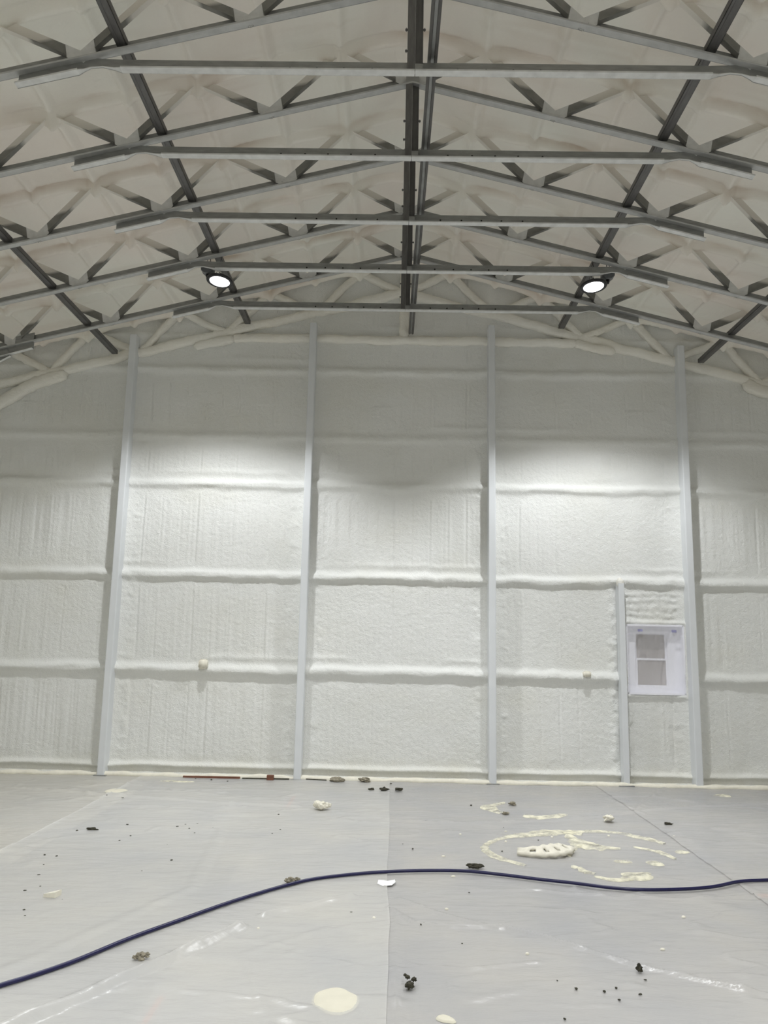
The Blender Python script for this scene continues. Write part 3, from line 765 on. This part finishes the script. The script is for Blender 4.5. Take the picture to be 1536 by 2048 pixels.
# ------------------------------------------------------------------ hose
def catmull(p, k=10):
    p = [Vector(q) for q in p]; p = [p[0]*2-p[1]]+p+[p[-1]*2-p[-2]]; out = []
    for i in range(1, len(p)-2):
        for j in range(k):
            t = j/k; a, b_, c, d = p[i-1:i+3]
            out.append(0.5*((2*b_)+(c-a)*t+(2*a-5*b_+4*c-d)*t*t+(3*b_-a-3*c+d)*t**3))
    out.append(p[-2]); return out
hp = [(-2.35, 3.2), (-1.95, 3.82), (-1.81, 4.01), (-1.71, 4.13), (-1.58, 4.32), (-1.41, 4.63), (-1.22, 4.93), (-0.98, 5.28), (-0.75, 5.58), (-0.54, 5.79), (-0.27, 5.95), (-0.02, 6.03), (0.27, 6.08), (0.56, 6.085), (0.81, 6.03), (1.07, 5.93), (1.30, 5.84), (1.55, 5.77), (1.79, 5.75), (2.08, 5.80), (2.28, 5.87), (2.50, 5.98), (2.72, 6.04), (3.1, 6.12), (3.6, 6.1)]
hp3 = [(x, y, float(fold_h(np.array([x]), np.array([y]))[0])+0.024) for x, y in hp]
mb = MB(); mb.tube(catmull(hp3, 8), 0.0115, 12)
tag(mb.build('hose', M['hose'], None, True), 'dark navy blue hose snaking across the whole plastic-covered floor', 'hose')

# ------------------------------------------------------------------ overspray and bits on the floor
def floor_h(x, y): return float(fold_h(np.array([float(x)]), np.array([float(y)]))[0])+0.0115
rnd = random.Random(4)
def patch(name, cx_, cy_, rx, ry, label, rot=0, mat='cream_thin', th=0.004, seed=1, cat='foam overspray', group=None, rough=0.18):
    n = 40; rings = 6; mb = MB(); v = []
    for k in range(rings+1):
        f = k/rings
        for j in range(n):
            a = 2*math.pi*j/n
            r = f*(1+rough*float(fbm(np.array([3+2*math.cos(a)+seed]), np.array([2*math.sin(a)+seed*3]), seed)[()] if False else 0)+rough*float(vnoise(np.array(3+1.6*math.cos(a)+seed*5.1), np.array(3+1.6*math.sin(a)), seed)))
            px, py = rx*r*math.cos(a), ry*r*math.sin(a)
            X_, Y_ = px*math.cos(rot)-py*math.sin(rot), px*math.sin(rot)+py*math.cos(rot)
            z = floor_h(cx_+X_, cy_+Y_)+th*(1-f**3)-(0.006 if k == rings else 0)
            v.append((X_, Y_, z))
    fs = [(k*n+j, k*n+(j+1) % n, (k+1)*n+(j+1) % n, (k+1)*n+j)[::-1] for k in range(rings) for j in range(n)]
    mb.add(v, fs)
    o = mb.build(name, M[mat], None, True, (cx_, cy_, 0))
    tag(o, label, cat, group); return o
def arc(name, pts, widths, label, th=0.003, cat='foam overspray', group=None):
    P_ = catmull([(x, y, 0) for x, y in pts], 14); k = len(P_); mb = MB(); v = []; m_ = 7
    W = np.interp(np.linspace(0, 1, k), np.linspace(0, 1, len(widths)), widths)
    ox, oy = pts[0]
    for i, p in enumerate(P_):
        t = (P_[min(i+1, k-1)]-P_[max(i-1, 0)]).normalized(); nn = Vector((-t.y, t.x, 0))
        w = 1.35*W[i]*(1+0.35*float(vnoise(np.array(i*0.35), np.array(1.0), 7)))
        for j in range(m_):
            u_ = (j/(m_-1)-0.5)*2; q = p+nn*u_*w/2
            z = floor_h(q.x, q.y)+th*(1-abs(u_)**3)-(0.006 if j in (0, m_-1) else 0)
            v.append((q.x-ox, q.y-oy, z))
    fs = [(i*m_+j, (i+1)*m_+j, (i+1)*m_+j+1, i*m_+j+1)[::-1] for i in range(k-1) for j in range(m_-1)]
    mb.add(v, fs); o = mb.build(name, M['cream_thin'], None, True, (ox, oy, 0)); tag(o, label, cat, group); return o
patch('foam_overspray_patch', -0.235, 3.985, 0.105, 0.135, 'large cream oval of dried foam near the bottom edge, left of the middle seam', seed=2, th=0.008, rough=0.12, mat='cream')
patch('foam_overspray_patch', 0.27, 3.83, 0.045, 0.03, 'small cream foam spot at the bottom edge right of the middle seam', seed=5, rot=-0.5, mat='cream')
patch('foam_overspray_patch', -2.96, 8.92, 0.13, 0.13, 'cream foam disc on the floor in front of the leftmost column', seed=3, rough=0.1, mat='cream')
patch('foam_overspray_patch', -2.45, 9.55, 0.22, 0.06, 'faint cream foam streak by the wall in the left bay', seed=8, th=0.002)
patch('foam_overspray_patch', 1.80, 6.12, 0.13, 0.10, 'cream angular foam smear below the right overspray ring, nearest the hose', rot=0.5, seed=11, rough=0.35)
patch('foam_overspray_patch', 2.06, 6.48, 0.065, 0.07, 'small round cream foam smear right of the right overspray ring', seed=12)
patch('foam_overspray_patch', 1.82, 6.50, 0.07, 0.03, 'thin cream foam smear inside the right overspray ring', seed=13)
patch('foam_overspray_patch', 2.40, 6.85, 0.06, 0.05, 'small cream foam smear at the right end of the overspray rings', seed=14)
arc('foam_overspray_ring', [(1.04, 6.33), (0.88, 6.52), (0.79, 6.80), (0.85, 7.02), (1.0, 7.20), (1.3, 7.38), (1.55, 7.46), (1.72, 7.40)], [0.035, 0.06, 0.05, 0.035, 0.05, 0.14, 0.2, 0.06], 'left of two cream overspray rings, a wide curve on the floor sheet')
arc('foam_overspray_ring', [(1.55, 7.45), (1.85, 7.52), (2.05, 7.47), (2.25, 7.25), (2.35, 7.12)], [0.08, 0.05, 0.05, 0.06, 0.03], 'thin cream overspray curve at the top of the right ring')
arc('foam_overspray_curve', [(1.58, 7.35), (1.62, 7.1), (1.72, 6.95), (1.92, 6.92)], [0.05, 0.13, 0.15, 0.03], 'cream overspray tail running down between the two rings')
arc('foam_overspray_curve', [(2.05, 6.98), (2.22, 6.80), (2.27, 6.62)], [0.02, 0.045, 0.02], 'thin cream overspray arc on the right side of the right ring')
arc('foam_overspray_curve', [(1.62, 7.0), (1.50, 6.85), (1.40, 6.62)], [0.05, 0.05, 0.05], 'cream overspray arc just right of the foam slab')
arc('foam_overspray_curve', [(1.40, 6.36), (1.46, 6.22), (1.52, 6.16)], [0.04, 0.05, 0.03], 'short cream overspray dab low between the two rings')
arc('foam_overspray_curve', [(1.50, 6.10), (1.62, 6.03), (1.76, 6.04)], [0.02, 0.05, 0.02], 'cream overspray arc along the bottom of the right ring')
arc('foam_overspray_curve', [(1.22, 8.75), (1.02, 8.50), (1.12, 8.2)], [0.03, 0.12, 0.05], 'cream hooked overspray mark near the third column')
arc('foam_overspray_curve', [(1.32, 8.12), (1.5, 8.05), (1.75, 8.2)], [0.08, 0.12, 0.04], 'cream overspray streak right of the hooked mark')
patch('foam_overspray_patch', 4.3, 8.35, 0.16, 0.12, 'cream foam spot at the right edge of the floor', seed=21, rough=0.4)
patch('foam_overspray_patch', 3.79, 9.42, 0.10, 0.10, 'cream foam spot on the floor before the rightmost column', seed=22)
# small flecks of cream foam
for k in range(15):
    x, y = rnd.choice([(rnd.uniform(0.5, 2.6), rnd.uniform(6.9, 8.6)), (rnd.uniform(-0.9, 0.6), rnd.uniform(4.3, 7)), (rnd.uniform(-3, -1.5), rnd.uniform(4.8, 7.5)), (rnd.uniform(0.4, 2.2), rnd.uniform(4.3, 5.8))])
    patch('foam_fleck', x, y, rnd.uniform(.007, .017), rnd.uniform(.007, .017), 'tiny pale fleck of dried foam on the floor sheet', seed=40+k, th=0.003, cat='foam fleck', group='tiny foam flecks on the sheets', mat='foam_chip')

def clod(name, x, y, sx_, sy_, sz_, mat, label, cat, seed, group=None, sub=3, sink=0.15, rotz=0.0, pieces=((0, 0, 0, 1),), amp=0.45):
    import bmesh
    bm = bmesh.new()
    for (ox, oy, oz, sc) in pieces:
        r = bmesh.ops.create_icosphere(bm, subdivisions=sub, radius=1.0)
        for v in r['verts']:
            c = v.co.copy()
            k = 1+amp*float(vnoise(np.array(c.x*1.7+seed*3.1+ox*5), np.array(c.y*1.7+c.z*2.3+seed), seed))+0.2*float(vnoise(np.array(c.x*5+seed), np.array(c.y*5+c.z*4), seed+2))
            v.co = Vector((c.x*k*sx_*sc+ox, c.y*k*sy_*sc+oy, max(c.z, -0.6)*k*sz_*sc+oz))
    zmin = min(v.co.z for v in bm.verts)
    for v in bm.verts: v.co.z -= zmin+0.001
    me = bpy.data.meshes.new(name); bm.to_mesh(me); bm.free(); me.materials.append(M[mat])
    o = bpy.data.objects.new(name, me); C.objects.link(o); o.location = (x, y, floor_h(x, y)-0.003); o.rotation_euler = (0, 0, rotz)
    tag(o, label, cat, group); return o
clod('foam_chunk', -0.66, 8.16, 0.065, 0.05, 0.045, 'foam_chip', 'white crumbly chunk of foam lying alone left of the middle seam', 'foam chunk', 2, pieces=((0, 0, 0, 1), (0.04, 0.01, 0.0, .7), (-0.04, 0, .01, .6)))
clod('foam_chunk', 2.10, 7.94, 0.055, 0.045, 0.035, 'foam_chip', 'white rounded lump of foam on the right, beyond the overspray rings', 'foam chunk', 5)
# flat foam piece
mb = MB(); mb.add([(-.045, -.02, .0), (.035, -.03, .0), (.05, .03, .0), (-.03, .035, .0), (-.045, -.02, .02), (.035, -.03, .035), (.05, .03, .035), (-.03, .035, .015)], [(0,3,2,1),(4,5,6,7),(0,1,5,4),(1,2,6,5),(2,3,7,6),(3,0,4,7)])
tag(mb.build('foam_chunk', M['foam_chip'], None, False, (-2.14, 5.35, floor_h(-2.14, 5.35)-.002)), 'white flat foam offcut near the left edge of the floor', 'foam chunk')
# curved foam slab with holes
def slab():
    mb = MB(); k = 26; m_ = 5; P_ = catmull([(-0.22, -0.03, 0), (-0.06, -0.07, 0), (0.08, -0.03, 0), (0.19, 0.07, 0), (0.21, 0.19, 0)], 7)[:k]
    k = len(P_); W = [0.015+0.105*math.sin(math.pi*min(1, 0.03+0.66*i/(k-1))) for i in range(k)]
    top = []; bot = []
    for i, p in enumerate(P_):
        t = (P_[min(i+1, k-1)]-P_[max(i-1, 0)]).normalized(); nn = Vector((-t.y, t.x, 0))
        for j in range(m_):
            u_ = (j/(m_-1)-0.5); q = p+nn*u_*W[i]*(1+0.15*math.sin(i*1.7+j))
            lean = 0.05*(u_+0.5)*math.sin(math.pi*min(1, 0.2+0.7*i/(k-1)))
            hz = 0.026+0.004*math.sin(i*1.3+j*2)+0.015*(i/(k-1))+lean
            top.append((q.x, q.y, hz)); bot.append((q.x, q.y, 0.002+0.015*(i/(k-1))+lean))
    holes = {(4, 1), (4, 2), (5, 1), (5, 2), (9, 1), (9, 2), (10, 1), (14, 2), (14, 1), (15, 1), (19, 1), (19, 2), (20, 1), (20, 2)}
    fs = []; nb = k*m_; cell = {(i, j) for i in range(k-1) for j in range(m_-1)}-holes
    for (i, j) in cell:
        a, b_, c, d = i*m_+j, (i+1)*m_+j, (i+1)*m_+j+1, i*m_+j+1
        fs += [(a, b_, c, d), (d+nb, c+nb, b_+nb, a+nb)]
        for (e0, e1, ni, nj) in ((a, b_, i, j-1), (b_, c, i+1, j), (c, d, i, j+1), (d, a, i-1, j)):
            if (ni, nj) not in cell: fs.append((e1, e0, e0+nb, e1+nb))
    mb.add(top+bot, fs); return mb
o = slab().build('foam_slab', M['foam_chip'], None, True, (1.245, 6.66, floor_h(1.24, 6.66)-.001))
tag(o, 'curved cream foam slab with a row of holes lying in the left overspray ring', 'foam slab')
# white piece of tape on the seam
mb = MB(); pl = [(-.055, .07), (-.06, -.02), (-.02, -.075), (.04, -.07), (.065, .0), (.06, .055), (.01, .03), (-.02, .06)]
h0 = 0.0035
v = [(a, b_, h0+0.004*math.sin(a*30)) for a, b_ in pl]+[(a, b_, h0-0.0025+0.004*math.sin(a*30)) for a, b_ in pl]; n = 8
mb.add(v, [tuple(range(n))[::-1], tuple(range(n, 2*n))]+[(i, (i+1) % n, (i+1) % n+n, i+n) for i in range(n)])
tag(mb.build('tape_piece', M['paper'], None, False, (-0.01, 5.80, floor_h(-.01, 5.8)+0.003)), 'torn white piece of tape on the middle seam just below the hose', 'tape')
# mud and clods
clod('mud_clod', -0.62, 9.78, 0.085, 0.045, 0.032, 'rock', 'grey-brown brick-like lump of mud by the wall, right of the second column', 'mud clod', 3, amp=0.2)
clod('mud_clod', -0.29, 9.80, 0.07, 0.045, 0.03, 'rock', 'grey-brown rounded lump of mud by the wall, left of the middle seam', 'mud clod', 6)
clod('mud_clod', -0.06, 9.24, 0.045, 0.03, 0.022, 'rock_dark', 'dark lump of dirt on the middle seam near the wall', 'mud clod', 7)
clod('mud_clod', 0.11, 9.24, 0.04, 0.03, 0.02, 'rock_dark', 'dark lump of dirt just right of the middle seam near the wall', 'mud clod', 8)
clod('mud_clod', -0.20, 9.28, 0.03, 0.02, 0.014, 'rock_dark', 'small dark crumb just left of the middle seam near the wall', 'mud clod', 9)
clod('mud_clod', -1.27, 4.39, 0.026, 0.022, 0.020, 'rock', 'brown crumbly clod beside the long floor fold at lower left', 'mud clod', 10, pieces=((0, 0, 0, 1), (0.028, 0.012, 0.004, .6), (-0.026, -.01, 0, .5)))
clod('mud_clod', -0.655, 5.745, 0.03, 0.022, 0.022, 'rock', 'olive-brown clod touching the far side of the hose', 'mud clod', 11, pieces=((0, 0, 0, 1), (0.04, 0.01, 0.006, .7), (-0.03, .0, .004, .6)))
clod('mud_clod', 0.64, 6.22, 0.04, 0.02, 0.016, 'rock_dark', 'dark elongated clod just beyond the hose, right of the middle seam', 'mud clod', 12, pieces=((0, 0, 0, 1), (0.04, 0.01, 0.002, .7), (-0.035, .01, .006, .6)))
clod('mud_clod', 0.115, 4.15, 0.020, 0.022, 0.020, 'rock_dark', 'dark twisted clod near the bottom edge right of the middle seam', 'mud clod', 13, pieces=((0, -.02, 0, 1), (0.022, 0.02, 0.01, .6), (-0.008, .045, .01, .55), (-0.02, .07, .01, .4)))
clod('mud_clod', 1.30, 4.40, 0.017, 0.02, 0.024, 'rock_dark', 'small pointed dark clod at lower right below the long crease', 'mud clod', 14)
clod('mud_clod', -2.55, 7.12, 0.045, 0.018, 0.012, 'rock_dark', 'small flat dark clod alone on the left half of the floor', 'mud clod', 15)
clod('mud_clod', 1.29, 8.62, 0.035, 0.03, 0.018, 'rock', 'brown clod beside the hooked overspray mark', 'mud clod', 16)
clod('mud_clod', 1.16, 8.17, 0.04, 0.025, 0.012, 'rock', 'flat grey clod below the hooked overspray mark', 'mud clod', 17)
clod('mud_clod', 2.64, 7.86, 0.035, 0.02, 0.012, 'rock_dark', 'flat dark clod right of the white rounded foam lump', 'mud clod', 18)
specks = [(-2.66, 7.08), (-2.32, 7.35), (-2.16, 6.95), (-2.2, 6.8), (-1.82, 7.42), (-1.72, 7.45), (-1.86, 7.3), (-1.74, 7.25), (-1.66, 7.1), (-1.55, 7.32), (-1.78, 6.7), (-2.6, 6.3), (-2.5, 6.28), (-2.5, 6.05), (-2.42, 5.8), (-2.3, 5.55), (-2.36, 5.45), (-2.05, 5.3), (-2.2, 5.1), (-2.15, 5.0), (-2.75, 8.5), (-2.95, 8.6), (-1.75, 5.95), (-1.62, 6.25),
          (0.85, 4.25), (0.92, 4.15), (1.05, 4.13), (1.12, 4.18), (1.22, 4.12), (1.1, 4.05), (1.3, 4.3), (0.8, 3.85), (0.42, 4.72), (0.2, 5.0), (0.55, 5.65), (-0.33, 4.0), (-0.22, 5.2), (0.12, 6.9), (0.2, 6.75), (-1.05, 7.9), (-0.95, 7.3), (-1.0, 7.15), (1.05, 7.6), (0.85, 8.55), (-0.75, 9.9), (0.02, 9.72), (1.28, 7.12), (0.92, 6.75), (1.3, 7.35), (-2.1, 9.7), (-2.3, 9.75), (-1.9, 9.65)]
for k, (x, y) in enumerate(specks):
    s_ = rnd.uniform(0.0035, 0.009)*(1+0.12*max(0, y-5))
    side = 'left' if x < 0 else 'right'
    clod('dirt_crumb', x, y, s_*1.3, s_, s_*0.6, 'rock_dark', 'tiny dark crumb of dirt on the %s half of the floor' % side, 'dirt crumb', 50+k, 'dirt crumbs on the %s half' % side, sub=1, rotz=rnd.uniform(0, 3))
# wood at the wall foot
mb = MB(); mb.box(-0.34, 0.34, -0.02, 0.02, 0, 0.022)
tag(mb.build('wood_strip', M['wood'], None, False, (-2.13, 9.835, floor_h(-2.1, 9.9)-.002)), 'reddish brown wooden strip lying along the wall foot in the left bay', 'wood strip')
mb = MB(); mb.box(-0.26, 0.30, -0.01, 0.01, 0, 0.014)
o = tag(mb.build('steel_rod', M['rock_dark'], None, False, (-1.50, 9.835, floor_h(-1.5, 9.9)-.002)), 'thin dark bar on the floor between the wooden strip and the second column', 'bar'); o.rotation_euler = (0, 0, 0.03)
mb = MB(); mb.box(-0.04, 0.04, -0.03, 0.03, 0, 0.055)
tag(mb.build('wood_block', M['wood'], None, False, (-1.42, 9.80, floor_h(-1.42, 9.8)-.002)), 'small reddish brown wooden block left of the second column foot', 'wood block')
mb = MB(); mb.tube([(-0.12, 0.02, 0.006), (0.0, 0.0, 0.006), (0.13, -0.025, 0.006)], 0.006, 6)
tag(mb.build('twig', M['rock_dark'], None, False, (-0.88, 9.84, floor_h(-.88, 9.9)-.001)), 'thin dark stick on the floor just right of the second column foot', 'stick')
# cream foam run along the foot of the wall
mb = MB(); pts = [(x, 9.90+0.02*math.sin(x*3.1)+0.015*math.sin(x*11), 0.014) for x in np.linspace(-6.0, 6.2, 240)]
mb.tube(pts, [0.026+0.012*abs(math.sin(x[0]*5.3))+0.006*math.sin(x[0]*23) for x in pts], 8)
tag(mb.build('baseboard_back', M['foam_chip'], None, True), kind='structure')
bpy.context.view_layer.update()
